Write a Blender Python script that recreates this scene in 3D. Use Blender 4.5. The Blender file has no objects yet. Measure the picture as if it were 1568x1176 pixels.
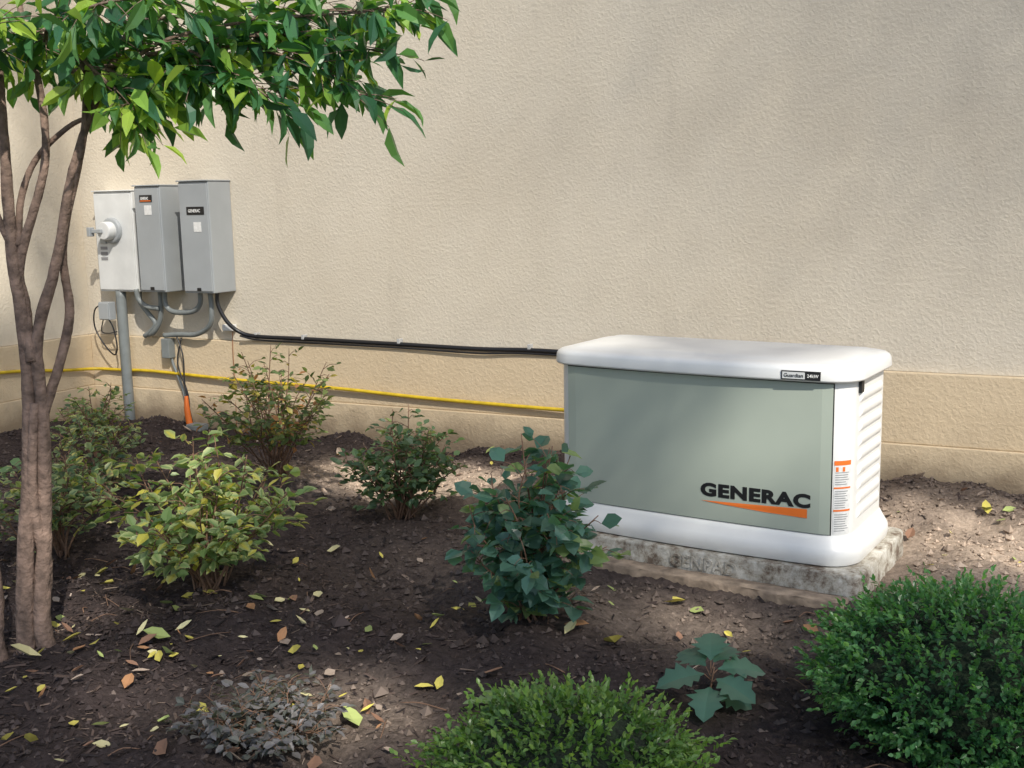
import bpy, math, random
import numpy as np
from mathutils import Vector
random.seed(7); rng=np.random.default_rng(11)
scn=bpy.context.scene

# ------------------------------------------------------------------ helpers
def new_mat(name,col=(.5,.5,.5),rough=.6,metal=0.0,noise=None,bump=None,spec=.5):
    m=bpy.data.materials.new(name); m.use_nodes=True
    nt=m.node_tree; b=nt.nodes['Principled BSDF']
    b.inputs['Base Color'].default_value=(*col,1); b.inputs['Roughness'].default_value=rough
    b.inputs['Metallic'].default_value=metal; b.inputs['Specular IOR Level'].default_value=spec
    tc=nt.nodes.new('ShaderNodeTexCoord')
    if noise:
        n=nt.nodes.new('ShaderNodeTexNoise'); n.inputs['Scale'].default_value=noise[0]; n.inputs['Detail'].default_value=6
        nt.links.new(tc.outputs['Object'],n.inputs['Vector'])
        r=nt.nodes.new('ShaderNodeValToRGB')
        a=noise[1]
        r.color_ramp.elements[0].position=.3; r.color_ramp.elements[1].position=.7
        r.color_ramp.elements[0].color=(*[c*(1-a) for c in col],1)
        r.color_ramp.elements[1].color=(*[min(1,c*(1+a)) for c in col],1)
        nt.links.new(n.outputs['Fac'],r.inputs['Fac']); nt.links.new(r.outputs['Color'],b.inputs['Base Color'])
    if bump:
        n=nt.nodes.new('ShaderNodeTexNoise'); n.inputs['Scale'].default_value=bump[0]; n.inputs['Detail'].default_value=5
        nt.links.new(tc.outputs['Object'],n.inputs['Vector'])
        bp=nt.nodes.new('ShaderNodeBump'); bp.inputs['Strength'].default_value=bump[1]; bp.inputs['Distance'].default_value=bump[2]
        nt.links.new(n.outputs['Fac'],bp.inputs['Height']); nt.links.new(bp.outputs['Normal'],b.inputs['Normal'])
    return m
def obj_from(name,verts,faces,mats,parent=None,smooth=False,cols=None,midx=None):
    me=bpy.data.meshes.new(name)
    me.from_pydata([tuple(map(float,v)) for v in verts],[],faces); me.update()
    for m in (mats if isinstance(mats,(list,tuple)) else [mats]): me.materials.append(m)
    if midx is not None: me.polygons.foreach_set('material_index',midx)
    if smooth: me.polygons.foreach_set('use_smooth',[True]*len(me.polygons))
    if cols is not None:
        a=me.color_attributes.new('Col','FLOAT_COLOR','POINT')
        c=np.ones((len(verts),4),dtype=np.float32); c[:,:3]=cols; a.data.foreach_set('color',c.ravel())
    o=bpy.data.objects.new(name,me); scn.collection.objects.link(o)
    if parent: o.parent=parent
    return o
def empty(name,loc=(0,0,0),rz=0):
    e=bpy.data.objects.new(name,None); e.empty_display_size=.1; e.location=loc; e.rotation_euler=(0,0,rz)
    scn.collection.objects.link(e); return e
def bevel(o,w=.004,s=2):
    m=o.modifiers.new('bev','BEVEL'); m.width=w; m.segments=s; m.limit_method='ANGLE'; return o
def box(name,x0,x1,y0,y1,z0,z1,mat,parent=None,bv=.004):
    v=[(x0,y0,z0),(x1,y0,z0),(x1,y1,z0),(x0,y1,z0),(x0,y0,z1),(x1,y0,z1),(x1,y1,z1),(x0,y1,z1)]
    f=[(0,3,2,1),(4,5,6,7),(0,1,5,4),(1,2,6,5),(2,3,7,6),(3,0,4,7)]
    o=obj_from(name,v,f,mat,parent)
    if bv: bevel(o,bv)
    return o
def catmull(pts,rad,n=8):
    P=[np.array(p,float) for p in pts]; P=[2*P[0]-P[1]]+P+[2*P[-1]-P[-2]]
    out=[];ro=[]
    for i in range(1,len(P)-2):
        for k in range(n):
            t=k/n
            out.append(.5*((2*P[i])+(-P[i-1]+P[i+1])*t+(2*P[i-1]-5*P[i]+4*P[i+1]-P[i+2])*t*t+(-P[i-1]+3*P[i]-3*P[i+1]+P[i+2])*t**3))
            ro.append(rad[i-1]*(1-t)+rad[i]*t)
    out.append(P[-2]); ro.append(rad[-1]); return np.array(out),np.array(ro)
def tube_geo(pts,rad,seg=8,n=6,V=None,F=None,rough=0.0):
    if not hasattr(rad,'__len__'): rad=[rad]*len(pts)
    P,R=catmull(pts,rad,n)
    V=[] if V is None else V; F=[] if F is None else F
    base=len(V); T=np.gradient(P,axis=0); T/=np.linalg.norm(T,axis=1)[:,None]+1e-9
    up=np.array([0,0,1.]) if abs(T[0][2])<.9 else np.array([1.,0,0])
    u=np.cross(T[0],up); u/=np.linalg.norm(u)
    for i in range(len(P)):
        u=u-T[i]*(u@T[i]); u/=np.linalg.norm(u)+1e-9; w=np.cross(T[i],u)
        for k in range(seg):
            a=2*math.pi*k/seg; rr=R[i]*(1+rough*random.uniform(-1,1))
            V.append(P[i]+rr*(math.cos(a)*u+math.sin(a)*w))
    for i in range(len(P)-1):
        for k in range(seg):
            a=base+i*seg+k; b=base+i*seg+(k+1)%seg
            F.append((a,b,b+seg,a+seg))
    F.append(tuple(base+k for k in range(seg))[::-1]); F.append(tuple(base+(len(P)-1)*seg+k for k in range(seg)))
    return V,F
def tube(name,pts,rad,mat,parent=None,seg=10,n=8,rough=0.0):
    V,F=tube_geo(pts,rad,seg,n,rough=rough); return obj_from(name,V,F,mat,parent,smooth=True)

# leaves ------------------------------------------------------------
LT=np.array([(0,0,0),(-.5,.38,.05),(.5,.38,.05),(-.38,.72,.02),(.38,.72,.02),(0,1,-.10),(0,.38,-.05),(0,.72,-.06)],float)
LF=[(0,6,1),(0,2,6),(6,7,3,1),(6,2,4,7),(7,5,3),(7,4,5)]
EDGE=np.array([0,1,1,1,1,.8,0,0])
def leaf_geo(pos,d,nrm,size,wr,col,edge=None,curl=0.0):
    pos=np.asarray(pos,float);N=len(pos)
    d=d/(np.linalg.norm(d,axis=1)[:,None]+1e-9); s=np.cross(d,nrm); s/=np.linalg.norm(s,axis=1)[:,None]+1e-9
    n=np.cross(s,d)
    T=np.repeat(LT[None],N,0).copy()
    T[:,:,2]-=(T[:,:,1]**2)*(curl*rng.uniform(.3,1.5,N))[:,None]
    T[:,:,2]*=rng.uniform(.5,1.8,N)[:,None]
    size=np.broadcast_to(size,(N,)); wr=np.broadcast_to(wr,(N,))
    V=pos[:,None,:]+size[:,None,None]*(T[:,:,0:1]*wr[:,None,None]*s[:,None,:]+T[:,:,1:2]*d[:,None,:]+T[:,:,2:3]*n[:,None,:])
    C=np.repeat(np.asarray(col)[:,None,:],8,1).astype(float)
    if edge is not None:
        e=EDGE[None,:,None]; C=C*(1-e)+np.asarray(edge)[:,None,:]*e
    F=[tuple(8*i+k for k in f) for i in range(N) for f in LF]
    return V.reshape(-1,3),F,C.reshape(-1,3)
def leaf_mat(name,trans=.25,rough=.4,spec=.5):
    m=bpy.data.materials.new(name); m.use_nodes=True; nt=m.node_tree; b=nt.nodes['Principled BSDF']; out=nt.nodes['Material Output']
    at=nt.nodes.new('ShaderNodeAttribute'); at.attribute_name='Col'
    nt.links.new(at.outputs['Color'],b.inputs['Base Color']); b.inputs['Roughness'].default_value=rough; b.inputs['Specular IOR Level'].default_value=spec
    if trans>0:
        tr=nt.nodes.new('ShaderNodeBsdfTranslucent')
        sc=nt.nodes.new('ShaderNodeVectorMath'); sc.operation='MULTIPLY'; sc.inputs[1].default_value=(2.0,2.1,.6)
        nt.links.new(at.outputs['Color'],sc.inputs[0]); nt.links.new(sc.outputs['Vector'],tr.inputs['Color'])
        ms=nt.nodes.new('ShaderNodeMixShader'); ms.inputs['Fac'].default_value=trans
        nt.links.new(b.outputs['BSDF'],ms.inputs[1]); nt.links.new(tr.outputs['BSDF'],ms.inputs[2]); nt.links.new(ms.outputs['Shader'],out.inputs['Surface'])
    return m
def pick(palette,N,var=.25):
    P=np.array([p[:3] for p in palette]); w=np.array([p[3] for p in palette],float); w/=w.sum()
    c=P[rng.choice(len(P),N,p=w)]
    return c*rng.uniform(1-var,1+var,(N,1))
def rdir(N): 
    v=rng.normal(size=(N,3)); return v/np.linalg.norm(v,axis=1)[:,None]

# ------------------------------------------------------------------ ground height
_w=[(rng.uniform(.8,2.2),rng.uniform(0,6.28),rng.uniform(0,6.28)) for _ in range(5)]+[(rng.uniform(4,9),rng.uniform(0,6.28),rng.uniform(0,6.28)) for _ in range(8)]+[(rng.uniform(14,30),rng.uniform(0,6.28),rng.uniform(0,6.28)) for _ in range(10)]
_amp=[.012]*5+[.0075]*8+[.004]*10
def hgt(x,y):
    x=np.asarray(x,float);y=np.asarray(y,float);h=0
    for (k,a,ph),A in zip(_w,_amp): h=h+A*np.sin(k*(x*math.cos(a)+y*math.sin(a))+ph)
    h=h+.07*np.exp(-(((x-.45)/.28)**2+((y+1.2)/.2)**2))
    for cx,cy,a in [(.18,-1.49,.04),(0,-2.59,.05),(1.26,-2.46,.045),(-.83,-1.12,.04)]:
        h=h+a*np.exp(-(((x-cx)**2+(y-cy)**2)/.10))
    pd=np.exp(-((np.maximum(np.abs(x-1.6)-.62,0)/.12)**2+(np.maximum(np.abs(y+1.3)-.38,0)/.12)**2))
    h=h*(1-pd)-.01*pd
    far=np.clip((np.hypot(x,y+2)-8)/6,0,1)
    return h*(1-far)
def sun_dry_mask(x,y):  # pale soil zones: sun patch brightness painted in along with dry dirt
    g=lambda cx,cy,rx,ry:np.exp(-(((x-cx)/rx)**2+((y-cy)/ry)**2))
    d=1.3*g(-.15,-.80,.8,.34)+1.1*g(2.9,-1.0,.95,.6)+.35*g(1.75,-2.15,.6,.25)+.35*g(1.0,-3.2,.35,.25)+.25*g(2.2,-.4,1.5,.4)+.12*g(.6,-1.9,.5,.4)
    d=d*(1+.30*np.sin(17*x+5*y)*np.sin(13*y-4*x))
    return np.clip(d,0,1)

# ------------------------------------------------------------------ materials
M_white=new_mat('enclosure_white_paint',(.80,.80,.775),.34,noise=(6,.03),bump=(400,.05,.001))
M_sage=new_mat('sage_panel_paint',(.41,.46,.39),.34,noise=(3,.04),bump=(500,.05,.001))
M_dark=new_mat('black_plastic',(.012,.012,.013),.45)
M_orange=new_mat('orange_decal',(.80,.18,.025),.5)
M_label=new_mat('label_white',(.75,.75,.73),.5,noise=(60,.1))
M_labelgrey=new_mat('label_print_grey',(.25,.25,.26),.5)
M_grey=new_mat('grey_enamel',(.34,.36,.37),.42,noise=(5,.06),bump=(300,.06,.001))
M_lgrey=new_mat('light_grey_enamel',(.66,.67,.66),.5,noise=(8,.08))
M_clip=new_mat('galvanised_clip',(.45,.45,.44),.4,noise=(30,.2))
M_pvc=new_mat('grey_pvc',(.20,.22,.22),.5,noise=(12,.15))
M_cable=new_mat('black_conduit',(.012,.012,.014),.35)
M_yellow=new_mat('yellow_gas_line',(.60,.42,.02),.45,noise=(20,.2))
def concrete():
    m=new_mat('weathered_concrete',(.42,.40,.36),.85,bump=(35,.6,.01)); nt=m.node_tree; b=nt.nodes['Principled BSDF']
    tc=[n for n in nt.nodes if n.type=='TEX_COORD'][0]
    n=nt.nodes.new('ShaderNodeTexNoise'); n.inputs['Scale'].default_value=11; n.inputs['Detail'].default_value=8; n.inputs['Roughness'].default_value=.78
    nt.links.new(tc.outputs['Object'],n.inputs['Vector'])
    r=nt.nodes.new('ShaderNodeValToRGB'); e=r.color_ramp.elements
    e[0].position=.40; e[0].color=(.15,.11,.08,1); e[1].position=.62; e[1].color=(.60,.585,.53,1)
    k=r.color_ramp.elements.new(.49); k.color=(.38,.35,.29,1)
    nt.links.new(n.outputs['Fac'],r.inputs['Fac']); nt.links.new(r.outputs['Color'],b.inputs['Base Color']); return m
M_conc=concrete()
def stucco(name,c1,c2):
    m=bpy.data.materials.new(name); m.use_nodes=True; nt=m.node_tree; b=nt.nodes['Principled BSDF']; b.inputs['Roughness'].default_value=.85
    b.inputs['Specular IOR Level'].default_value=.25
    tc=nt.nodes.new('ShaderNodeTexCoord')
    n=nt.nodes.new('ShaderNodeTexNoise'); n.inputs['Scale'].default_value=.9; n.inputs['Detail'].default_value=7; n.inputs['Roughness'].default_value=.62
    nt.links.new(tc.outputs['Object'],n.inputs['Vector'])
    r=nt.nodes.new('ShaderNodeValToRGB'); r.color_ramp.elements[0].position=.32; r.color_ramp.elements[1].position=.68
    r.color_ramp.elements[0].color=(*c1,1); r.color_ramp.elements[1].color=(*c2,1)
    nt.links.new(n.outputs['Fac'],r.inputs['Fac'])
    sep=nt.nodes.new('ShaderNodeSeparateXYZ'); nt.links.new(tc.outputs['Object'],sep.inputs[0])
    n3=nt.nodes.new('ShaderNodeTexNoise'); n3.inputs['Scale'].default_value=7; n3.inputs['Detail'].default_value=6; nt.links.new(tc.outputs['Object'],n3.inputs['Vector'])
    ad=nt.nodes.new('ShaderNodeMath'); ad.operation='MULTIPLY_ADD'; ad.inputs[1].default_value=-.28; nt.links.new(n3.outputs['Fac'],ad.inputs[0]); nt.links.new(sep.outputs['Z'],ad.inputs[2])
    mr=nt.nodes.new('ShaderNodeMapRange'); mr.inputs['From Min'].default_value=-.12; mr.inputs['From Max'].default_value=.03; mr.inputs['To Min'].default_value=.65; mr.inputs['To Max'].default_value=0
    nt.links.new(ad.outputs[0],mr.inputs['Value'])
    mp=nt.nodes.new('ShaderNodeMapping'); mp.inputs['Scale'].default_value=(3.5,3.5,.9); nt.links.new(tc.outputs['Object'],mp.inputs['Vector'])
    n4=nt.nodes.new('ShaderNodeTexNoise'); n4.inputs['Scale'].default_value=1.0; n4.inputs['Detail'].default_value=8; n4.inputs['Roughness'].default_value=.7; nt.links.new(mp.outputs['Vector'],n4.inputs['Vector'])
    m4=nt.nodes.new('ShaderNodeMapRange'); m4.inputs['From Min'].default_value=.56; m4.inputs['From Max'].default_value=.78; m4.inputs['To Min'].default_value=0; m4.inputs['To Max'].default_value=.30
    nt.links.new(n4.outputs['Fac'],m4.inputs['Value'])
    sm=nt.nodes.new('ShaderNodeMixRGB'); sm.inputs['Color2'].default_value=(.36,.31,.25,1); nt.links.new(m4.outputs['Result'],sm.inputs['Fac']); nt.links.new(r.outputs['Color'],sm.inputs['Color1'])
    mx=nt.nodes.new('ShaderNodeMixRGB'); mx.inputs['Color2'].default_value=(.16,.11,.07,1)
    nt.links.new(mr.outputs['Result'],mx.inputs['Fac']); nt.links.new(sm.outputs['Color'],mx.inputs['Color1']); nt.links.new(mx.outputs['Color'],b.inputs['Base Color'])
    a=nt.nodes.new('ShaderNodeTexNoise'); a.inputs['Scale'].default_value=58; a.inputs['Detail'].default_value=3; a.inputs['Distortion'].default_value=.5
    nt.links.new(tc.outputs['Object'],a.inputs['Vector'])
    cr=nt.nodes.new('ShaderNodeValToRGB'); cr.color_ramp.elements[0].position=.40; cr.color_ramp.elements[1].position=.66
    nt.links.new(a.outputs['Fac'],cr.inputs['Fac'])
    bp=nt.nodes.new('ShaderNodeBump'); bp.inputs['Strength'].default_value=.45; bp.inputs['Distance'].default_value=.0032
    nt.links.new(cr.outputs['Color'],bp.inputs['Height']); nt.links.new(bp.outputs['Normal'],b.inputs['Normal']); return m
M_st=stucco('stucco_cream',(.60,.53,.42),(.67,.605,.495))
M_st2=stucco('stucco_plinth',(.58,.46,.305),(.65,.53,.365))
def soil():
    m=bpy.data.materials.new('mulch_soil'); m.use_nodes=True; nt=m.node_tree; b=nt.nodes['Principled BSDF']; b.inputs['Roughness'].default_value=.95; b.inputs['Specular IOR Level'].default_value=.2
    tc=nt.nodes.new('ShaderNodeTexCoord')
    at=nt.nodes.new('ShaderNodeAttribute'); at.attribute_name='Col'
    n2=nt.nodes.new('ShaderNodeTexNoise'); n2.inputs['Scale'].default_value=75; n2.inputs['Detail'].default_value=6; n2.inputs['Roughness'].default_value=.7
    nt.links.new(tc.outputs['Object'],n2.inputs['Vector'])
    r2=nt.nodes.new('ShaderNodeValToRGB'); r2.color_ramp.elements[0].position=.3; r2.color_ramp.elements[1].position=.7
    r2.color_ramp.elements[0].color=(.5,.5,.5,1); r2.color_ramp.elements[1].color=(1.0,1.0,1.0,1)
    nt.links.new(n2.outputs['Fac'],r2.inputs['Fac'])
    mx=nt.nodes.new('ShaderNodeMixRGB'); mx.blend_type='MULTIPLY'; mx.inputs['Fac'].default_value=1
    nt.links.new(at.outputs['Color'],mx.inputs['Color1']); nt.links.new(r2.outputs['Color'],mx.inputs['Color2']); nt.links.new(mx.outputs['Color'],b.inputs['Base Color'])
    bp=nt.nodes.new('ShaderNodeBump'); bp.inputs['Strength'].default_value=.9; bp.inputs['Distance'].default_value=.012
    nt.links.new(n2.outputs['Fac'],bp.inputs['Height']); nt.links.new(bp.outputs['Normal'],b.inputs['Normal']); return m
M_soil=soil()
M_leaf=leaf_mat('leaf_glossy',.34,.30); M_leafm=leaf_mat('leaf_matte',.30,.45,.4); M_litter=leaf_mat('leaf_litter',0,.7,.2)
M_chip=leaf_mat('bark_chip',0.0,.9,.2); M_shade=leaf_mat('sun_blocker_leaf',0,.6)
M_bark=new_mat('tree_bark',(.19,.13,.10),.9,noise=(25,.5),bump=(60,.9,.012))
M_twig=new_mat('twig_bark',(.19,.11,.07),.8,noise=(30,.35))

# ------------------------------------------------------------------ ground (one sheet)
def axis(lo,hi,step,far):
    c=list(np.arange(lo,hi+1e-6,step)); s=step;a=[];x=lo
    while x>-far: s*=1.35; x-=s; a.append(x)
    b=[];s=step;x=hi
    while x<far: s*=1.35; x+=s; b.append(x)
    return np.array(a[::-1]+c+b)
gx=axis(-3.4,3.8,.017,400); gy=axis(-4.4,.02,.017,400)
X,Y=np.meshgrid(gx,gy); near=((X>-3.5)&(X<3.9)&(Y>-4.5)&(Y<.1))
Z=hgt(X,Y)+near*(rng.normal(0,.0038,X.shape))
nx,ny=len(gx),len(gy); i,j=np.meshgrid(np.arange(nx-1),np.arange(ny-1)); a=(j*nx+i).ravel()
Fq=np.stack([a,a+1,a+1+nx,a+nx],1)
me=bpy.data.meshes.new('ground'); V=np.stack([X.ravel(),Y.ravel(),Z.ravel()],1)
me.vertices.add(len(V)); me.vertices.foreach_set('co',V.ravel()); me.loops.add(Fq.size); me.loops.foreach_set('vertex_index',Fq.ravel())
me.polygons.add(len(Fq)); me.polygons.foreach_set('loop_start',np.arange(0,Fq.size,4)); me.polygons.foreach_set('loop_total',np.full(len(Fq),4))
me.update(calc_edges=True); me.materials.append(M_soil); me.polygons.foreach_set('use_smooth',[True]*len(Fq))
ca=me.color_attributes.new('Col','FLOAT_COLOR','POINT'); dd=(sun_dry_mask(X,Y)*near).ravel()[:,None]*1.0
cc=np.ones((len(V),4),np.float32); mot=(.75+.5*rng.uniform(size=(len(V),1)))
cc[:,:3]=(np.array([[.072,.054,.051]])*(1-dd)+np.array([[.62,.49,.38]])*dd)*mot; ca.data.foreach_set('color',cc.ravel())  # sunlit look of the patches and dry dirt go into the soil colour
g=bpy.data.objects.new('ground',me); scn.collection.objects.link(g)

def in_view(x,y,m=.08):
    rx,ry=x-2.789,y+5.63; fw=-.4381*rx+.8843*ry+.225; rt=.8973*rx+.441*ry
    return (fw>1.8)&(np.abs(rt/fw)<.461+m)
def onpad(x,y): return (np.abs(x-1.60)<.74)&(np.abs(y+1.32)<.50)
def chips(N):
    x=rng.uniform(-3.2,4.2,N*6);y=rng.uniform(-4.4,-.02,N*6)
    k=in_view(x,y)&~onpad(x,y)
    dens=.12+.88*np.exp(-((x+.5)**2/1.6+(y+3.2)**2/1.0))+.25*np.exp(-(y/.35)**2); dens*=1-.96*np.clip(sun_dry_mask(x,y)*1.3,0,1); k&=rng.uniform(size=len(x))<dens
    x,y=x[k][:N],y[k][:N];n=len(x)
    th=rng.uniform(0,6.28,n);L=rng.gamma(2.5,.0042,n)+.003;w=L*rng.uniform(.08,.28,n);tilt=rng.normal(0,.3,n)
    d=np.stack([np.cos(th)*np.cos(tilt),np.sin(th)*np.cos(tilt),np.sin(tilt)],1); s=np.stack([-np.sin(th),np.cos(th),rng.normal(0,.25,n)],1)
    c=np.stack([x,y,hgt(x,y)+rng.uniform(.002,.006,n)],1)
    h=(w*.35)[:,None]*np.array([[0,0,1.]])
    A=[c-d*L[:,None]-s*w[:,None]*.5,c-d*L[:,None]*.7+s*w[:,None],c-d*L[:,None]*.9+h,c+d*L[:,None]*.8-s*w[:,None],c+d*L[:,None]+s*w[:,None]*.5,c+d*L[:,None]*.9+h]
    V=np.stack(A,1).reshape(-1,3);F=[]
    for q in range(n):
        b=6*q;F+= [(b,b+3,b+5,b+2),(b+2,b+5,b+4,b+1)]
    col=pick([(.056,.041,.037,5),(.095,.068,.057,3),(.19,.14,.11,.55),(.036,.029,.028,4),(.34,.27,.22,.18)],n,.3)
    return obj_from('bark_mulch',V,F,M_chip,None,cols=np.repeat(col,6,0))
chips(20000)
def clods(N):
    x=rng.uniform(-3.2,4.2,N*3);y=rng.uniform(-4.4,-.02,N*3);k=in_view(x,y)&~onpad(x,y);x,y=x[k][:N],y[k][:N];n=len(x)
    r=rng.gamma(1.6,.0030,n)+.0022
    O=np.array([(1,0,0),(-1,0,0),(0,1,0),(0,-1,0),(0,0,.8),(0,0,-.8)],float)
    V=(np.stack([x,y,hgt(x,y)+r*.3],1)[:,None,:]+r[:,None,None]*O[None]*rng.uniform(.5,1.3,(n,6,1))+rng.normal(0,.0012,(n,6,3))).reshape(-1,3)
    f=[(0,2,4),(2,1,4),(1,3,4),(3,0,4),(2,0,5),(1,2,5),(3,1,5),(0,3,5)]
    F=[tuple(6*q+t for t in ff) for q in range(n) for ff in f]
    col=pick([(.064,.049,.046,4),(.085,.066,.060,3),(.14,.11,.095,.2)],n,.25); dr=sun_dry_mask(x,y)[:,None]; col=col*(1-dr)+np.array([[.56,.44,.34]])*dr*rng.uniform(.6,1.1,(n,1))  # clods take the same painted sun-and-dry tone
    return obj_from('soil_clods',V,F,M_chip,None,cols=np.repeat(col,6,0))
clods(22000)
def litter():
    x=rng.uniform(-3,4,5000);y=rng.uniform(-4.3,-.1,5000)
    k=in_view(x,y)&~onpad(x,y)
    w=np.exp(-((x-.1)**2/1.6+(y+3.15)**2/.6))*.55+.04+.15*np.exp(-((x-2.7)**2/.3+(y+.9)**2/.2))
    k&=rng.uniform(size=len(x))<w; x=x[k];y=y[k]
    ex=[(2.28,-.95),(2.45,-1.1),(2.6,-.55),(2.2,-.62),(1.72,-2.25),(1.35,-1.95),(2.0,-2.0),(2.75,-.75),(2.5,-.3)]
    x=np.concatenate([x,[e[0] for e in ex]]);y=np.concatenate([y,[e[1] for e in ex]]);n=len(x)
    th=rng.uniform(0,6.28,n);d=np.stack([np.cos(th),np.sin(th),rng.normal(0,.25,n)],1)
    nr=np.stack([rng.normal(0,.45,n),rng.normal(0,.45,n),np.ones(n)],1)
    col=pick([(.60,.52,.12,4),(.45,.24,.12,1.2),(.66,.60,.33,3.2),(.30,.17,.11,2),(.34,.40,.14,1.5),(.42,.33,.26,2.5)],n,.25)
    pos=np.stack([x,y,hgt(x,y)+.016],1)
    V,F,C=leaf_geo(pos,d,nr,rng.gamma(5,.0078,n)+.010,rng.uniform(.35,.8,n),col,curl=-.3)
    obj_from('fallen_leaves',V,F,M_litter,None,cols=C)
litter()
V=[];F=[]
for k in range(70):
    x=random.uniform(-1.5,3);y=random.uniform(-3.9,-1.9)
    if onpad(x,y) or not in_view(x,y): continue
    a=random.uniform(0,6.28);L=random.uniform(.04,.16);z=float(hgt(x,y))+.008
    p=np.array([x,y,z]);d=np.array([math.cos(a),math.sin(a),0])*L
    tube_geo([p,p+d*.5+[random.uniform(-.01,.01),random.uniform(-.01,.01),.012],p+d],[.0022,.0018,.0012],5,3,V,F)
obj_from('fallen_twigs',V,F,M_twig,None,True)

# ------------------------------------------------------------------ building
B=empty('stucco_building')
XL=-3.28
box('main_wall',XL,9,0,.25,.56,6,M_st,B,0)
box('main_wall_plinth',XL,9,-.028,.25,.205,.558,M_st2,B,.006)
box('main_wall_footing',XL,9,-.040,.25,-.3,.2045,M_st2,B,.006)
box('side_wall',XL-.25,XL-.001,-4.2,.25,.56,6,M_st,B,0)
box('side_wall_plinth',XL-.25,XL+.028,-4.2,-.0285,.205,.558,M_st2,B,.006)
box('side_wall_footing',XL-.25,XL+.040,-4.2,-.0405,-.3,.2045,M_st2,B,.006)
box('roof_slab',XL-.25,9,-.30,4,6.003,6.2,M_st,B,0)

# ------------------------------------------------------------------ generator
GY=-.109
G=empty('standby_generator',(1.558,-1.614,.09),GY)
HX,DP,RC=.598,.53,.095
def outline(e=0.0,bow=.012,r=RC):
    pts=[];hx=HX+e;rr=max(r+e,.01)
    y0=-e;y1=DP+e
    xs=np.linspace(-hx+rr,hx-rr,25)
    for x in xs: pts.append((x,y0-bow*(1-(x/(hx-rr))**2)))
    def arc(cx,cy,a0,a1):
        for a in np.linspace(a0,a1,9)[1:]: pts.append((cx+rr*math.cos(a),cy+rr*math.sin(a)))
    arc(hx-rr,y0+rr,-math.pi/2,0)
    pts.append((hx,y1-rr)); arc(hx-rr,y1-rr,0,math.pi/2)
    pts.append((-hx+rr,y1)); arc(-hx+rr,y1-rr,math.pi/2,math.pi)
    pts.append((-hx,y0+rr)); arc(-hx+rr,y0+rr,math.pi,1.5*math.pi); pts.pop()
    return pts
def loft(name,rings,mat,parent,bow=.012,smooth=True):
    V=[];F=[];n=None
    for z,e in rings:
        o=outline(e,bow); n=len(o); V+= [(x,y,z) for x,y in o]
    for i in range(len(rings)-1):
        for k in range(n):
            a=i*n+k;b=i*n+(k+1)%n;F.append((a,b,b+n,a+n))
    F.append(tuple(range(n))[::-1]);F.append(tuple((len(rings)-1)*n+k for k in range(n)))
    return obj_from(name,V,F,mat,parent,smooth)
loft('base_skirt',[(0,.024),(.004,.032),(.03,.037),(.052,.035),(.066,.026),(.09,.012),(.105,.004),(.107,-.006)],M_white,G,.02)
loft('enclosure_body',[(.1,0),(.102,0),(.24,0),(.38,0),(.52,0),(.672,0),(.674,0)],M_white,G)
lid=loft('lid',[(.667,-.02),(.668,.016),(.671,.026),(.678,.030),(.708,.027),(.719,.020),(.726,.008),(.730,-.012),(.732,-.03),(.7325,-.045),(.738,-.055),(.7415,-.10),(.743,-.2),(.7433,-.25)],M_white,G,.022)
for o in G.children: o.modifiers.new('ws','WEIGHTED_NORMAL')
FX=HX-RC
def fy(x,off): return -.012*(1-(min(1,abs(x)/FX))**2)-off if abs(x)<FX else RC-math.sqrt(max(RC**2-(abs(x)-FX)**2,0))-off
def panel(name,x0,x1,z0,z1,off,mat,thick=.004,n=30):
    V=[];F=[]
    xs=np.linspace(x0,x1,n)
    for x in xs: V+=[(x,fy(x,off),z0),(x,fy(x,off),z1),(x,fy(x,off-thick),z0),(x,fy(x,off-thick),z1)]
    for i in range(n-1):
        a=4*i;b=a+4;F+=[(a,b,b+1,a+1),(a+2,b+2,b,a),(a+1,b+1,b+3,a+3)]
    F+=[(0,1,3,2),(4*n-4,4*n-2,4*n-1,4*n-3)]
    return obj_from(name,V,F,mat,G)
panel('panel_seam',-.5405,.5405,.109,.674,.002,M_dark)
panel('front_panel',-.537,.537,.112,.662,.0065,M_sage)
def text_mesh(name,txt,x0,x1,z0,z1,yf,mat,parent,bold=.02,thick=.0015):
    cu=bpy.data.curves.new(name,'FONT');cu.body=txt;cu.offset=bold;cu.extrude=.01;cu.resolution_u=4;cu.space_character=1.0+bold*2
    t=bpy.data.objects.new(name+'_c',cu);scn.collection.objects.link(t);bpy.context.view_layer.update()
    me=bpy.data.meshes.new_from_object(t.evaluated_get(bpy.context.evaluated_depsgraph_get()));bpy.data.objects.remove(t)
    co=np.array([v.co[:] for v in me.vertices]);mn,mxx=co.min(0),co.max(0)
    for v in me.vertices:
        x=x0+(v.co.x-mn[0])/(mxx[0]-mn[0])*(x1-x0);z=z0+(v.co.y-mn[1])/(mxx[1]-mn[1])*(z1-z0)
        front=v.co.z>(mn[2]+mxx[2])/2
        v.co=(x,yf(x)-(thick if front else 0),z)
    me.materials.clear();me.materials.append(mat)
    o=bpy.data.objects.new(name,me);scn.collection.objects.link(o);o.parent=parent;return o
text_mesh('panel_lettering','GENERAC',.048,.468,.203,.256,lambda x:fy(x,.0068),M_dark,G,.05)
sw=[(.048,.1845),(.457,.2),(.457,.166),(.30,.170),(.15,.178)]
V=[];[V.extend([(x,fy(x,.0085),z)]) for x,z in sw]
obj_from('orange_swoosh',V,[(0,4,3,2,1)],M_orange,G)
def ly(x,off): 
    return -.027-.022*(1-(min(1,abs(x)/.503))**2)-off
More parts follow.
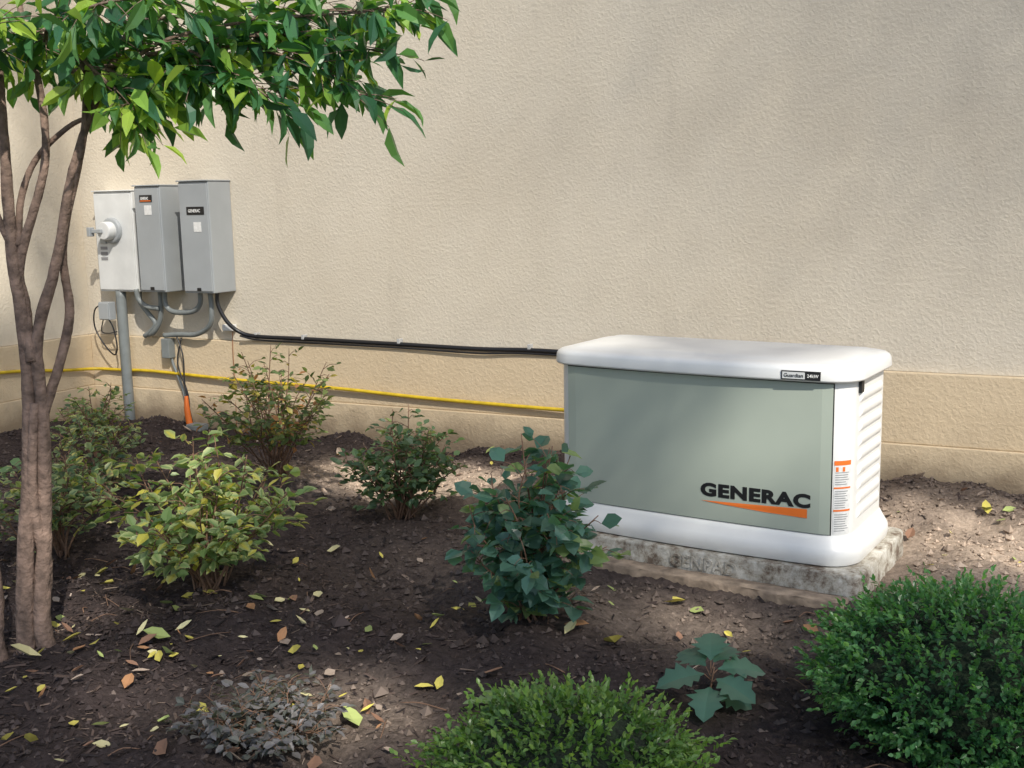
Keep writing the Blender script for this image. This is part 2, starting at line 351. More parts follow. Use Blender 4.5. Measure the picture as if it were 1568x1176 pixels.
def lbadge(name,x0,x1,z0,z1,off,mat):
    V=[];F=[];xs=np.linspace(x0,x1,8)
    for x in xs: V+=[(x,ly(x,off),z0),(x,ly(x,off),z1),(x,ly(x,off-.006),z0),(x,ly(x,off-.006),z1)]
    for i in range(7):
        a=4*i;b=a+4;F+=[(a,b,b+1,a+1),(a+2,b+2,b,a),(a+1,b+1,b+3,a+3)]
    F+=[(0,1,3,2),(28,30,31,29)]
    obj_from(name,V,F,mat,G)
lbadge('lid_badge',.362,.500,.676,.708,.006,M_dark)
lbadge('lid_badge_face',.366,.446,.680,.704,.0072,M_lgrey)
text_mesh('badge_lettering','Guardian',.372,.440,.686,.699,lambda x:ly(x,.0075),M_dark,G,.0)
text_mesh('badge_rating','24kW',.454,.494,.686,.698,lambda x:ly(x,.0065),M_label,G,.01)
def wrap(name,a0,a1,z0,z1,off,mat):
    V=[];F=[];n=10
    for a in np.linspace(a0,a1,n):
        for z in (z0,z1): V.append((FX+(RC+off)*math.sin(a),RC-(RC+off)*math.cos(a),z))
    for i in range(n-1): F.append((2*i,2*i+2,2*i+3,2*i+1))
    obj_from(name,V,F,mat,G,True)
wrap('warning_label',.46,1.15,.115,.385,.0012,M_label)
for k,(z0,z1) in enumerate([(.368,.385),(.282,.288),(.198,.205)]): wrap('label_band_%d'%k,.46,1.15,z0,z1,.002,M_orange)
wrap('label_triangle_left',.52,.62,.345,.362,.002,M_orange); wrap('label_triangle_right',.78,.88,.345,.362,.002,M_orange)
for k in range(26):
    z=.125+k*.0086
    if abs(z-.2015)<.008 or abs(z-.285)<.008: continue
    wrap('label_text_%d'%k,.50,random.uniform(.9,1.08),z,z+.0025,.0022,M_labelgrey)
V=[];F=[]
for sgn in (1,-1):
    for k in range(9):
        z=.625-k*.054;b=len(V)
        for y in (.12,.42):
            q=.012 if y<.3 else -.012
            V+=[(sgn*(HX-.002),y,z),(sgn*(HX+.009),y+q,z-.014),(sgn*(HX+.009),y+q,z-.030),(sgn*(HX-.002),y,z-.048)]
        F+=[(b,b+1,b+5,b+4),(b+1,b+2,b+6,b+5),(b+2,b+3,b+7,b+6),(b,b+3,b+2,b+1),(b+4,b+5,b+6,b+7)]
lv=obj_from('side_louvres',V,F,M_white,G);bevel(lv,.005,3)
box('lid_latch',HX-.006,HX+.012,.10,.135,.62,.664,M_dark,G,.003)
P=empty('generator_pad',(1.558,-1.614,0),GY)
def slab(name,x0,x1,y0,y1,z0,z1,mat,parent,r=.06,jit=.004):
    pts=[]
    for cx,cy,a0 in [(x1-r,y0+r,-90),(x1-r,y1-r,0),(x0+r,y1-r,90),(x0+r,y0+r,180)]:
        for a in np.linspace(a0,a0+90,6): pts.append((cx+r*math.cos(math.radians(a)),cy+r*math.sin(math.radians(a))))
    q=[]
    for i in range(len(pts)):
        a=np.array(pts[i]);b=np.array(pts[(i+1)%len(pts)]);m=max(1,int(np.linalg.norm(b-a)/.03))
        for k in range(m): q.append(a+(b-a)*k/m)
    n=len(q);V=[];F=[];c=np.array([(x0+x1)/2,(y0+y1)/2])
    for z,s in [(z0,.004),(z1-.010,0),(z1-.002,-.004),(z1,-.014)]:
        for p in q:
            d=(p-c)/np.linalg.norm(p-c);pp=p+d*s+rng.normal(0,jit*.5,2);V.append((pp[0],pp[1],z+rng.normal(0,jit*.25)))
    for i in range(3):
        for k in range(n): a=i*n+k;b=i*n+(k+1)%n;F.append((a,b,b+n,a+n))
    F.append(tuple(3*n+k for k in range(n)))
    return obj_from(name,V,F,mat,parent,True)
slab('concrete_slab',-.69,.668,-.082,.60,-.03,.088,M_conc,P,.045,jit=.003)
text_mesh('embossed_lettering','GENPAD',-.05,.22,.02,.07,lambda x:-.080,M_conc,P,.02,.008)
M_edge=new_mat('weathered_timber_edging',(.34,.26,.19),.9,noise=(18,.45),bump=(40,.7,.01))
slab('edging_board',-.66,.64,-.17,-.088,-.05,.014,M_edge,P,.01,.004)

# ------------------------------------------------------------------ electrical boxes
def ebox(name,x0,x1,d,z0,z1,mat,parent):
    box(name+'_case',x0,x1,-d,-.001,z0,z1,mat,parent,.006)
    box(name+'_door',x0+.006,x1-.006,-d-.008,-d-.0005,z0+.012,z1-.014,mat,parent,.004)
    box(name+'_rain_lip',x0-.005,x1+.005,-d-.016,-.001,z1+.0005,z1+.009,mat,parent,.003)
T=empty('transfer_switch_box'); ebox('switch',-2.205,-1.965,.21,.88,1.575,M_grey,T)
box('nameplate',-2.14,-2.0,-.2205,-.2185,1.37,1.42,M_dark,T,0)
text_mesh('nameplate_lettering','GENERAC',-2.125,-2.03,1.385,1.405,lambda x:-.2207,M_label,T,.02)
box('inspection_sticker',-2.09,-2.03,-.2202,-.2185,1.265,1.325,M_label,T,0)
box('bottom_latch',-2.09,-2.06,-.226,-.2185,.895,.915,M_dark,T,.002)
T2=empty('transfer_switch_box'); ebox('switch',-2.575,-2.36,.21,.88,1.555,M_grey,T2)
box('nameplate',-2.525,-2.42,-.2205,-.2185,1.455,1.5,M_dark,T2,0)
text_mesh('nameplate_lettering','GENERAC',-2.515,-2.45,1.47,1.488,lambda x:-.2207,M_label,T2,.02)
box('nameplate_stripe',-2.52,-2.43,-.2212,-.2206,1.460,1.466,M_orange,T2,0)
box('inspection_sticker',-2.49,-2.43,-.2202,-.2185,1.375,1.435,M_label,T2,0)
box('bottom_latch',-2.48,-2.45,-.226,-.2185,.895,.915,M_dark,T2,.002)
T3=empty('electrical_disconnect_box'); ebox('disconnect',-3.03,-2.69,.12,.87,1.53,M_lgrey,T3)
def disc(name,cx,cz,r,y0,y1,mat,par,seg=24):
    V=[];F=[]
    for y,rr in ((y1,r),(y0+.008,r),(y0,r*.85)):
        for k in range(seg): a=2*math.pi*k/seg;V.append((cx+rr*math.cos(a),y,cz+rr*math.sin(a)))
    for i in range(2):
        for k in range(seg): a=i*seg+k;b=i*seg+(k+1)%seg;F.append((a,b,b+seg,a+seg))
    F.append(tuple(2*seg+k for k in range(seg)))
    o=obj_from(name,V,F,mat,par,True);o.modifiers.new('w','WEIGHTED_NORMAL');return o
disc('meter_ring',-2.87,1.275,.085,-.155,-.1285,M_grey,T3); disc('meter_hub',-2.87,1.275,.06,-.215,-.155,M_lgrey,T3)
box('handle',-2.955,-2.87,-.235,-.215,1.262,1.287,M_grey,T3,.004); box('handle_grip',-2.98,-2.955,-.25,-.205,1.24,1.30,M_grey,T3,.004)
for k in range(3): box('rating_label_%d'%k,-2.99,-2.93,-.1305,-.1285,1.15-k*.035,1.17-k*.035,M_labelgrey,T3,0)
box('hasp',-2.98,-2.93,-.14,-.1285,1.19,1.22,M_grey,T3,.002)
tube('service_conduit',[(-2.88,-.09,.88),(-2.88,-.09,.5),(-2.88,-.09,.2),(-2.88,-.09,-.05)],.034,M_pvc,None,16)
J=empty('junction_box'); box('case',-3.02,-2.925,-.16,-.10,.68,.80,M_grey,J,.004); box('cover',-3.015,-2.93,-.168,-.161,.685,.795,M_grey,J,.003)
C=empty('flexible_conduits')
def fc(i,pts,r=.017,m=None): tube('flex_%d'%i,pts,r,m or M_pvc,C,10)
fc(0,[(-2.74,-.06,.88),(-2.73,-.07,.80),(-2.66,-.08,.73),(-2.60,-.08,.66),(-2.66,-.07,.60),(-2.72,-.06,.57)])
fc(1,[(-2.52,-.10,.89),(-2.52,-.10,.78),(-2.55,-.09,.68),(-2.62,-.08,.60),(-2.70,-.05,.575)])
fc(2,[(-2.46,-.12,.89),(-2.46,-.12,.79),(-2.40,-.11,.745),(-2.25,-.11,.75),(-2.17,-.12,.80),(-2.16,-.12,.89)])
fc(3,[(-2.70,-.13,.89),(-2.69,-.12,.82),(-2.62,-.12,.775),(-2.52,-.12,.765)])
fc(4,[(-2.08,-.12,.89),(-2.075,-.12,.76),(-2.12,-.10,.66),(-2.25,-.08,.60),(-2.42,-.06,.59),(-2.55,-.06,.58)])
fc(5,[(-2.52,-.05,.55),(-2.50,-.05,.4),(-2.42,-.05,.2),(-2.38,-.06,-.03)],.010,M_pvc)
fc(6,[(-2.45,-.06,.60),(-2.38,-.08,.45),(-2.36,-.1,.25),(-2.30,-.12,.02)],.005,M_cable)
fc(7,[(-2.40,-.06,.57),(-2.42,-.09,.40),(-2.34,-.1,.2),(-2.32,-.12,.02)],.005,M_cable)
box('splice_box',-2.555,-2.49,-.09,-.03,.43,.56,M_pvc,C,.004)
tube('wire_loop',[(-3.0,-.14,.79),(-3.09,-.13,.74),(-3.11,-.12,.62),(-3.03,-.12,.50),(-2.95,-.12,.44),(-2.91,-.13,.50),(-2.93,-.13,.62),(-2.96,-.14,.69)],.005,M_cable,C)
tube('wire_drop',[(-3.0,-.14,.70),(-3.05,-.12,.60),(-2.99,-.12,.585),(-2.90,-.13,.60)],.004,M_cable,C)
CB=empty('generator_power_cable')
tube('cable',[(-2.02,-.12,.89),(-2.02,-.12,.80),(-1.97,-.10,.69),(-1.90,-.06,.62),(-1.78,-.035,.595),(-1.43,-.028,.592),(-.73,-.028,.585),(-.2,-.028,.578),(.13,-.028,.584),(.5,-.03,.580),(.9,-.03,.578)],.0135,M_cable,CB)
tube('thin_cable',[(-1.90,-.07,.60),(-1.78,-.045,.576),(-1.43,-.04,.572),(-.73,-.04,.565),(-.2,-.045,.556),(.13,-.04,.566),(.9,-.04,.562)],.006,M_cable,CB)
for k,x in enumerate((-1.80,-1.43,-.73,.13)):
    box('clip_%d'%k,x-.009,x+.009,-.044,-.001,.590,.618,M_clip,CB,.002)
S=empty('low_voltage_splice_box'); box('case',-2.06,-1.98,-.05,-.001,.625,.665,M_label,S,.003)
tube('ground_wire',[(-2.0,-.02,.62),(-1.995,-.036,.5),(-1.995,-.036,.2),(-1.99,-.05,.0)],.003,new_mat('copper_wire',(.30,.14,.07),.6),S,6)
tube('yellow_gas_pipe',[(XL+.05,-1.6,.44),(XL+.05,-.77,.40),(XL+.055,-.3,.345),(XL+.09,-.07,.325),(-2.95,-.05,.325),(-2.68,-.05,.33),(-2.0,-.055,.31),(-1.6,-.055,.305),(-1.11,-.055,.295),(-.6,-.05,.275),(-.1,-.05,.265),(.36,-.06,.262),(.9,-.08,.27),(1.2,-.4,.25),(1.3,-.9,.22)],.011,M_yellow,None)
OM=empty('utility_marker'); tube('marker_pipe',[(-2.27,-.17,-.03),(-2.29,-.17,.10),(-2.30,-.16,.20)],[.022,.02,.012],M_orange,OM,10)
box('marker_foot',-2.27,-2.15,-.22,-.13,-.02,.025,M_pvc,OM,.01)

# ------------------------------------------------------------------ shrubs
def shrub(name,x,y,rx,h,nst,lsize,palette,edge=None,mat=None,twl=.13,lean=(0,0),spacing=.026,low=.35,wr=.6,droop=0.1,stemr=.005):
    E=empty(name,(0,0,0)); z0=float(hgt(x,y)); V=[];F=[];pos=[];dr=[];nm=[]
    for i in range(nst):
        a=2*math.pi*(i+random.random()*.8)/nst; ro=random.random()**.6
        ex=x+lean[0]+rx*ro*math.cos(a)*.82; ey=y+lean[1]+rx*ro*math.sin(a)*.82; ez=z0+h*(1-.45*ro**2)*random.uniform(.62,1.0)
        b=np.array([x+random.uniform(-.05,.05),y+random.uniform(-.05,.05),z0-.02]);e=np.array([ex,ey,ez])
        m1=b+(e-b)*.35+np.array([random.uniform(-.03,.03),random.uniform(-.03,.03),.06*h]);m2=b+(e-b)*.7+np.array([random.uniform(-.03,.03),random.uniform(-.03,.03),.04*h])
        pts=[b,m1,m2,e];tube_geo(pts,[stemr,stemr*.8,stemr*.6,stemr*.35],5,4,V,F)
        Pc,_=catmull(pts,[1]*4,8)
        for t in np.arange(low,1.0,.085):
            p=Pc[int(t*(len(Pc)-1))]; ta=random.uniform(0,6.28);out=np.array([p[0]-x,p[1]-y,0]);out/=np.linalg.norm(out)+.05
            d=np.array([math.cos(ta),math.sin(ta),random.uniform(.0,.9)])*.8+out*.5;d/=np.linalg.norm(d)
            L=twl*random.uniform(.4,1.1)*(1.15-.4*t);q=p+d*L+np.array([0,0,-.01])
            tube_geo([p,p+d*L*.5+np.array([0,0,.008]),q],[stemr*.4,stemr*.3,stemr*.2],4,2,V,F)
            k=0
            for s in np.arange(.25,1.01,spacing/max(L,.03)):
                c=p+(q-p)*s;k+=1;side=np.cross(d,[0,0,1]);side/=np.linalg.norm(side)+1e-6
                ld=side*(1 if k%2 else -1)*random.uniform(.5,1)+d*.6+np.random.normal(0,.35,3)*1.0;ld[2]-=droop*random.uniform(0,2)
                pos.append(c);dr.append(ld);nm.append(np.array([0,0,1])+np.random.normal(0,.45,3)+out*.3)
            pos.append(q);dr.append(d+np.random.normal(0,.2,3));nm.append(np.array([0,0,1])+np.random.normal(0,.4,3)+out*.3)
    pos=np.array(pos)
    kp=pos[:,2]>z0+.02; pos=pos[kp];dr=np.array(dr)[kp];nm=np.array(nm)[kp];n=len(pos)
    col=pick(palette,n,.25); ed=None
    if edge is not None:
        ed=pick(edge,n,.2); mk=rng.uniform(size=n)<.7; ed=np.where(mk[:,None],ed,col)
    LV,LFc,LC=leaf_geo(pos,dr,nm,rng.uniform(.6,1.15,n)*lsize,rng.uniform(wr*.85,wr*1.15,n),col,ed,curl=.12)
    obj_from('leaves',LV,LFc,mat or M_leafm,E,cols=LC); obj_from('stems',V,F,M_twig,E,smooth=True)
    return n
np.random.seed(5)
green=[(.095,.16,.085,4),(.13,.21,.10,3),(.065,.115,.06,3),(.20,.26,.10,1)]
vare=[(.42,.46,.22,3),(.35,.42,.20,3),(.52,.47,.16,1)]
blue=[(.075,.17,.13,4),(.10,.21,.165,3),(.055,.12,.09,2),(.19,.27,.11,1.5)]
warm=[(.10,.15,.06,4),(.17,.22,.08,3),(.38,.32,.08,1.2),(.42,.20,.09,.5)]
N=0
N+=shrub('variegated_shrub',0.02,-2.60,.48,.62,32,.056,[(.12,.20,.08,4),(.18,.28,.10,3),(.50,.46,.08,1.5)],vare,spacing=.028,low=.25)
N+=shrub('variegated_shrub',-.93,-2.45,.34,.58,18,.050,green,vare,spacing=.028)
N+=shrub('variegated_shrub',-1.35,-1.85,.36,.48,16,.046,green,vare,spacing=.028)
N+=shrub('variegated_shrub',-2.22,-1.0,.38,.46,16,.045,green,vare,spacing=.028)
N+=shrub('garden_shrub',-.83,-1.12,.54,.70,30,.048,warm,None,spacing=.028)
N+=shrub('garden_shrub',.18,-1.49,.35,.54,28,.050,green,None,spacing=.028,lean=(.02,0),low=.25)
N+=shrub('garden_shrub',1.26,-2.46,.31,.66,24,.068,blue,None,M_leaf,spacing=.036,wr=.75,lean=(.04,0),low=.15,droop=.2)
N+=shrub('low_barberry',.93,-3.43,.29,.17,26,.032,[(.17,.165,.175,3),(.22,.21,.22,2),(.11,.12,.11,2)],None,twl=.09,spacing=.018,low=.25,stemr=.003)

def boxwood(x,y,r,h,N,zc,bc,tcol,loose=1.0):
    E=empty('boxwood_shrub');z0=float(hgt(x,y))
    nu,nv=40,24;V=[];F=[]
    ph=[random.uniform(0,6.28) for _ in range(6)]
    def lump(u,v): return 1+.08*math.sin(3*u+ph[0])*math.sin(4*v+ph[1])+.06*math.sin(7*u+ph[2])*math.sin(6*v+ph[3])+.04*math.sin(13*u+ph[4]+5*v)
    def pt(u,v,s=1):
        k=lump(u,v)*s;return (x+r*k*math.sin(v)*math.cos(u),y+r*k*math.sin(v)*math.sin(u),z0+zc+(h-zc)*k*math.cos(v) if v<math.pi/2 else z0+zc+zc*k*math.cos(v))
    for a in range(nv+1):
        for b in range(nu): V.append(pt(2*math.pi*b/nu,math.pi*a/nv,.80))
    for a in range(nv):
        for b in range(nu): p=a*nu+b;q=a*nu+(b+1)%nu;F.append((p,q,q+nu,p+nu))
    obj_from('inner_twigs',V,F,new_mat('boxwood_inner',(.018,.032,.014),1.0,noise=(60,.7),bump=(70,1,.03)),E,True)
    pos=np.zeros((N,3));dr=np.zeros((N,3));tip=np.zeros(N);k=0
    while k<N:
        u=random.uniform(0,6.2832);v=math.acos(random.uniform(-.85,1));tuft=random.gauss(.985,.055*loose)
        c=np.array(pt(u,v,tuft));o=np.array(pt(u,v,1.3))-np.array(pt(u,v,.7));o/=np.linalg.norm(o)+1e-9
        ax=o+np.random.normal(0,.35,3)+np.array([0,0,.45]);ax/=np.linalg.norm(ax)
        L=random.uniform(.025,.06)*loose
        m=min(N-k,9)
        for q in range(m):
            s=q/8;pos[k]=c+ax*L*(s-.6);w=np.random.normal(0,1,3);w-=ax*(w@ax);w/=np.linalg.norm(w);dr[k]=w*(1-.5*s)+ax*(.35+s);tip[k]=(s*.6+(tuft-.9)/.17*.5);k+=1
    nm=np.array([0,0,1])+np.random.normal(0,.5,(N,3))
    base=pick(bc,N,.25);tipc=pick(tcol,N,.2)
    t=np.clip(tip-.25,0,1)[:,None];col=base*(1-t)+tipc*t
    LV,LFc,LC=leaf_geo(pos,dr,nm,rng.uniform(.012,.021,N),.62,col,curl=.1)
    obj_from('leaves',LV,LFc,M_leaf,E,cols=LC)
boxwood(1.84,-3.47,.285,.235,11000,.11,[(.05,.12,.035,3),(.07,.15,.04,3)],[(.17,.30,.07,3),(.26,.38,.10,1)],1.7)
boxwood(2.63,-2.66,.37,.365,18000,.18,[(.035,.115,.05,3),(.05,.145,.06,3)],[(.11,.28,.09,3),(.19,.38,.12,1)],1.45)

def lobed(V,F,C,base,d,n,L,W,col):
    d=d/np.linalg.norm(d);s=np.cross(d,n);s/=np.linalg.norm(s);n=np.cross(s,d)
    prof=[(0,.02),(.12,.10),(.25,.34),(.32,.24),(.45,.50),(.53,.30),(.68,.42),(.76,.24),(.88,.20),(1,.0)]
    b0=len(V)
    for t,w in prof:
        c=base+d*L*t-n*L*.25*t*t
        V.append(c);V.append(c+s*W*w*1.0+n*W*w*.2);V.append(c-s*W*w+n*W*w*.2);C.extend([col*1.15,col,col])
    for i in range(len(prof)-1):
        a=b0+3*i;F.append((a,a+3,a+4,a+1));F.append((a,a+2,a+5,a+3))
E=empty('oak_seedling');V=[];F=[];Cc=[];SV=[];SF=[]
bs=np.array([1.97,-2.76,float(hgt(1.97,-2.76))-.01])
tube_geo([bs,bs+[.0,0,.06],bs+[.01,0,.13]],[.004,.003,.002],6,4,SV,SF)
for az,el,zz,L in [(3.4,.05,.11,.14),(2.2,.25,.12,.11),(1.4,.6,.13,.11),(.1,.05,.12,.14),(5.4,.0,.10,.13),(4.4,-.1,.08,.13),(.9,.3,.13,.11),(-.5,-.1,.06,.10)]:
    az+= .46; d=np.array([math.cos(az)*math.cos(el),math.sin(az)*math.cos(el),math.sin(el)])
    lobed(V,F,Cc,bs+np.array([0,0,zz])+d*.02,d,np.array([0,-.3,1.0]),L,.115,np.array([.085,.18,.13])*random.uniform(.8,1.2))
    tube_geo([bs+np.array([0,0,zz-.02]),bs+np.array([0,0,zz])+d*.02],[.002,.0015],4,2,SV,SF)
obj_from('leaves',V,F,M_leaf,E,cols=np.array(Cc),smooth=False);obj_from('stem',SV,SF,M_twig,E,True)
E=empty('garden_weed');V=[];F=[];Cc=[];bs=np.array([1.42,-3.0,float(hgt(1.42,-3.0))])
for az,L in [(.3,.09),(1.4,.08),(2.6,.07),(3.9,.10),(5.2,.08)]:
    lobed(V,F,Cc,bs+[0,0,.02],np.array([math.cos(az),math.sin(az),.35]),np.array([0,-.1,1.]),L,.05,np.array([.20,.30,.13]))
obj_from('leaves',V,F,M_leafm,E,cols=np.array(Cc))

# ------------------------------------------------------------------ foreground multi-stem tree
TR=empty('multi_stem_tree');V=[];F=[]
A=lambda *p:[np.array(q,float) for q in p]
stems=[
 (A((-.15,-3.28,-.05),(-.16,-3.24,.3),(-.17,-3.18,.62),(-.20,-3.13,.96),(-.26,-3.10,1.29),(-.31,-3.05,1.67),(-.36,-3.0,2.2)),[.034,.026,.024,.022,.02,.016,.012]),
 (A((-.10,-3.22,-.05),(-.11,-3.24,.1),(-.13,-3.18,.4),(-.14,-3.14,.75),(-.17,-3.11,1.0),(-.13,-3.04,1.25),(-.10,-2.97,1.54),(-.04,-2.90,1.77),(.06,-2.82,2.0),(.2,-2.75,2.15)),[.034,.028,.023,.021,.019,.017,.014,.011,.009,.006]),
 (A((-.17,-3.14,.93),(-.22,-3.10,1.1),(-.24,-3.09,1.25),(-.18,-3.01,1.56),(-.21,-2.98,1.81),(-.26,-2.98,1.96),(-.3,-2.95,2.3)),[.018,.016,.016,.013,.012,.010,.008]),
 (A((-.18,-3.34,-.08),(-.22,-3.33,.05),(-.26,-3.28,.22),(-.34,-3.26,.6),(-.42,-3.2,1.2)),[.03,.024,.02,.018,.014]),
 (A((-.14,-3.14,.75),(-.12,-3.02,1.05),(-.14,-3.0,1.3),(-.07,-2.94,1.66),(-.10,-2.9,1.9),(-.18,-2.88,2.1)),[.017,.015,.013,.011,.009,.006]),
 (A((-.24,-3.09,1.3),(-.28,-3.03,1.45),(-.25,-2.98,1.58),(-.12,-2.95,1.68),(-.03,-2.9,1.72)),[.012,.011,.010,.008,.006]),
 (A((-.26,-3.1,1.29),(-.33,-3.12,1.5),(-.32,-3.15,1.75),(-.38,-3.2,2.0)),[.012,.010,.009,.006]),
 (A((-.16,-3.26,.0),(-.12,-3.20,.25),(-.15,-3.20,.5),(-.15,-3.16,.8)),[.03,.022,.018,.014]),
]
for p,r in stems: tube_geo(p,r,12,9,V,F,rough=.09)
limbs=[
 A((-.04,-2.90,1.77),(.15,-2.82,1.93),(.4,-2.66,2.0),(.65,-2.52,2.02),(.86,-2.42,2.03)),
 A((.1,-2.82,1.9),(.35,-2.7,1.92),(.58,-2.60,1.86),(.72,-2.55,1.76)),
 A((.3,-2.72,1.95),(.55,-2.6,1.95),(.80,-2.47,1.89)),
 A((.2,-2.8,1.93),(.38,-2.75,1.84),(.50,-2.68,1.74)),
 A((-.1,-2.9,1.9),(.0,-2.95,1.85),(.12,-2.95,1.76),(.16,-2.95,1.70)),
 A((-.2,-2.95,1.95),(-.05,-3.05,1.98),(.15,-3.05,2.02),(.4,-2.95,2.05)),
 A((-.1,-2.85,2.0),(.2,-2.6,2.05),(.5,-2.4,2.06),(.7,-2.3,2.05)),
 A((-.3,-2.95,1.95),(-.2,-2.75,1.93),(0,-2.6,1.92),(.2,-2.5,1.93)),
 A((-.3,-3.0,1.9),(-.35,-3.1,1.88),(-.25,-3.2,1.92),(-.1,-3.2,1.98)),
 A((-.2,-2.95,2.1),(.1,-2.9,2.15),(.4,-2.8,2.2),(.8,-2.6,2.15)),
 A((-.25,-3.0,2.0),(-.3,-2.8,1.95),(-.25,-2.6,1.88),(-.15,-2.5,1.85)),
 A((-.1,-2.95,1.85),(.05,-2.85,1.87),(.22,-2.8,1.83),(.32,-2.78,1.80)),
]
pos=[];dr=[];nm=[];sz=[];col=[]
gl=[np.array(c) for c in [(.06,.17,.07),(.10,.23,.07),(.045,.13,.07),(.22,.38,.07),(.34,.48,.08)]]
for li,pts in enumerate(limbs):
    tube_geo(pts,list(np.linspace(.008,.0025,len(pts))),6,5,V,F)
    Pc,_=catmull(pts,[1]*len(pts),10)
    for i in range(2,len(Pc),2):
        for rep in range(3):
            p=Pc[i];ax=Pc[min(i+1,len(Pc)-1)]-Pc[i-1];ax/=np.linalg.norm(ax)+1e-9
            d=ax*.6+np.random.normal(0,.6,3);d[2]=d[2]*.6-.1;d/=np.linalg.norm(d);L=random.uniform(.06,.2);q=p+d*L
            tube_geo([p,p+d*L*.5+[0,0,.006],q],[.002,.0016,.001],4,2,V,F)
            for s in np.linspace(.35,1,3):
                c=p+(q-p)*s
                ld=d*.6+np.random.normal(0,.5,3);ld[2]-=.25
                pos.append(c);dr.append(ld);nm.append(np.array([0,0,1])+np.random.normal(0,.6,3));sz.append(random.uniform(.055,.130))
                w=[4,4,3,1.5,.8] if li not in (4,8) else [1,2,1,4,4]
                col.append(random.choices(gl,w)[0]*random.uniform(.8,1.2))
LV,LFc,LC=leaf_geo(np.array(pos),np.array(dr),np.array(nm),np.array(sz),.41,np.array(col),curl=.25)
obj_from('leaves',LV,LFc,M_leaf,TR,cols=LC);obj_from('stems',V,F,M_bark,TR,True)

# ------------------------------------------------------------------ sun + unseen tree added to block and dapple it
S=np.array([.56,-.52,.72]);S/=np.linalg.norm(S)
elev=math.asin(S[2]);az=math.atan2(S[0],S[1])
patches=[((-.62,-.84,0),.26,1),((-.3,-.80,0),.26,1),((-.02,-.74,0),.26,1),((.25,-.65,0),.24,1),  # spots kept sunlit by leaving holes among the added leaves
 ((2.35,-.75,0),.28,1),((2.65,-.85,0),.34,1),((2.95,-1.0,0),.34,1),
 ((1.08,-3.15,0),.19,1),((.95,-3.30,0),.16,1),((.35,-3.35,0),.15,1),((-.3,-2.9,0),.15,1),
 ((1.75,-2.05,0),.16,1),((2.24,-1.4,.55),.30,1),((2.24,-1.4,.25),.25,1),((2.0,-1.75,.72),.18,1),((1.80,-1.65,.6),.16,.8),
 ((XL,-.84,2.0),.24,1),((XL,-.84,1.6),.22,1),((XL,-.95,2.4),.3,1),((XL,-.80,1.2),.18,1),((XL,-.78,.9),.10,1),
 ((0,-2.6,.4),.18,.9),((.2,-2.85,1.95),.5,.8),((-.2,-3.1,1.95),.3,.8),((.6,-2.6,1.95),.3,.8),((-.15,-3.2,.5),.09,1),
 ((-2.6,0,1.9),.4,.6),((-.83,-1.12,.5),.15,.9)]
tgs=[];Ls=[]
def grid(a0,a1,b0,b1,step):
    A_,B_=np.meshgrid(np.arange(a0,a1,step),np.arange(b0,b1,step));A_=A_.ravel();B_=B_.ravel()
    return A_+rng.uniform(-.5,.5,len(A_))*step,B_+rng.uniform(-.5,.5,len(A_))*step
x,z=grid(-3.3,6,0,3.9,.050); tgs.append(np.stack([x,x*0,z],1))
pr=.24+.08*np.clip((x+1)/4,0,1)+.50*np.clip((x+.6)/3.0,0,1)*np.clip((z-.5)/1.7,0,1); Ls.append(.046*np.sqrt(pr)*rng.uniform(.9,1.1,len(x)))  # leaf size sets how much sun reaches each part of the wall
x,y=grid(-3.3,6,-5.2,0,.068); tgs.append(np.stack([x,y,x*0],1)); Ls.append(rng.uniform(.068,.082,len(x)))
y,z=grid(-3,0,0,3.9,.075); tgs.append(np.stack([y*0+XL,y,z],1)); Ls.append(rng.uniform(.062,.082,len(y)))
tg=np.concatenate(tgs);L=np.concatenate(Ls);keep=np.ones(len(tg),bool)
for c,r,q in patches:
    v=tg-np.array(c); perp=v-(v@S)[:,None]*S; dd=np.linalg.norm(perp,axis=1)
    keep&=~((dd<r*1.1)&(rng.uniform(size=len(tg))<q*.99))
tg=tg[keep];L=L[keep][:,None];n=len(tg)
pos=tg+S*rng.uniform(24,32,n)[:,None]
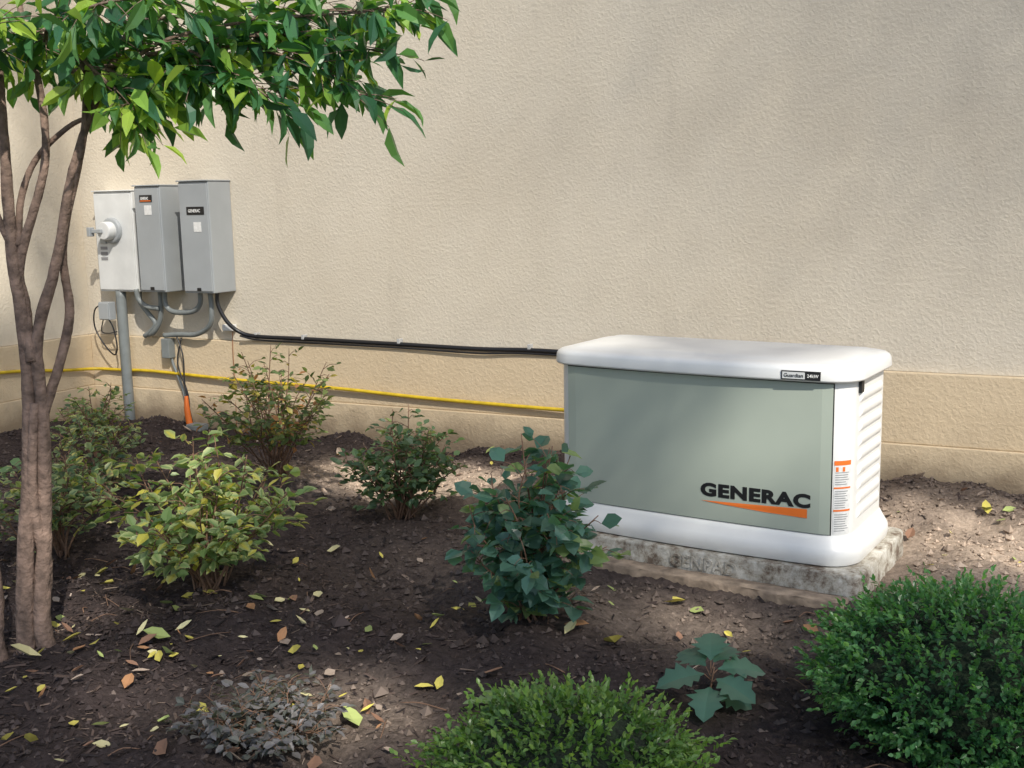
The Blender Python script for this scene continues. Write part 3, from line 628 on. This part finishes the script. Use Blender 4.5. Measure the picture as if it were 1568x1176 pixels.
# blocking leaves are turned roughly square to the sun to shade evenly
d=np.cross(S[None]+rng.normal(0,.35,(n,3)),rdir(n));d/=np.linalg.norm(d,axis=1)[:,None];s=np.cross(S[None]+rng.normal(0,.35,(n,3)),d);s/=np.linalg.norm(s,axis=1)[:,None]
L=L*.74
V=np.stack([pos-d*L,pos+s*L*.7,pos+d*L,pos-s*L*.7],1).reshape(-1,3);F=[(4*q,4*q+1,4*q+2,4*q+3) for q in range(n)]
ST=empty('added_shade_tree')  # out-of-view tree, added and shaped to shade and dapple the scene
obj_from('light_blocking_leaves',V,F,M_shade,ST,cols=np.repeat(pick([(.05,.10,.035,1),(.07,.13,.04,1)],n),4,0))
V=[];F=[];cen=pos.mean(0)
tr0=np.array([cen[0]+6,cen[1]+6,0])
tube_geo([tr0-[0,0,.2],tr0+[0,.1,5],tr0+[-.3,.2,12],cen+[5.5,5.5,1]],[.4,.33,.26,.12],12,8,V,F,rough=.05)
for k in range(12):
    e=pos[random.randrange(n)];s0=tr0+np.array([-.3,.2,random.uniform(9,13)])
    tube_geo([s0,s0+(e-s0)*.5+np.array([0,0,.8]),e],[.012,.006,.003],6,5,V,F)
obj_from('added_trunk_and_limbs',V,F,M_bark,ST,True)

sl=bpy.data.lights.new('sun','SUN');sl.energy=5;sl.angle=math.radians(.53);sl.color=(1,.94,.84)
so=bpy.data.objects.new('sun',sl);scn.collection.objects.link(so);so.rotation_euler=Vector(S).to_track_quat('Z','Y').to_euler();so.location=(6,-6,9)
W=bpy.data.worlds.new('World');scn.world=W;W.use_nodes=True;nt=W.node_tree
bg=nt.nodes['Background'];sk=nt.nodes.new('ShaderNodeTexSky');sk.sky_type='NISHITA';sk.sun_disc=False;sk.sun_elevation=elev;sk.sun_rotation=az
nt.links.new(sk.outputs['Color'],bg.inputs['Color']);bg.inputs['Strength'].default_value=.15

cam=bpy.data.cameras.new('camera');co=bpy.data.objects.new('camera',cam);scn.collection.objects.link(co)
from mathutils import Matrix
R2=Vector((.8973,.441,-.0197)).normalized();Fw=Vector((-.4381,.8843,-.1613)).normalized();R2=(R2-Fw*R2.dot(Fw)).normalized();U2=R2.cross(Fw)
co.matrix_world=Matrix(((R2.x,U2.x,-Fw.x,2.789),(R2.y,U2.y,-Fw.y,-5.63),(R2.z,U2.z,-Fw.z,1.407),(0,0,0,1)))
cam.sensor_width=36;cam.lens=1700/1568*36;cam.clip_start=.05;cam.clip_end=2000
scn.camera=co
scn.view_settings.view_transform='Standard';scn.view_settings.look='None';scn.view_settings.exposure=0
print('shrub leaves',N,'sun-blocking leaves',n)
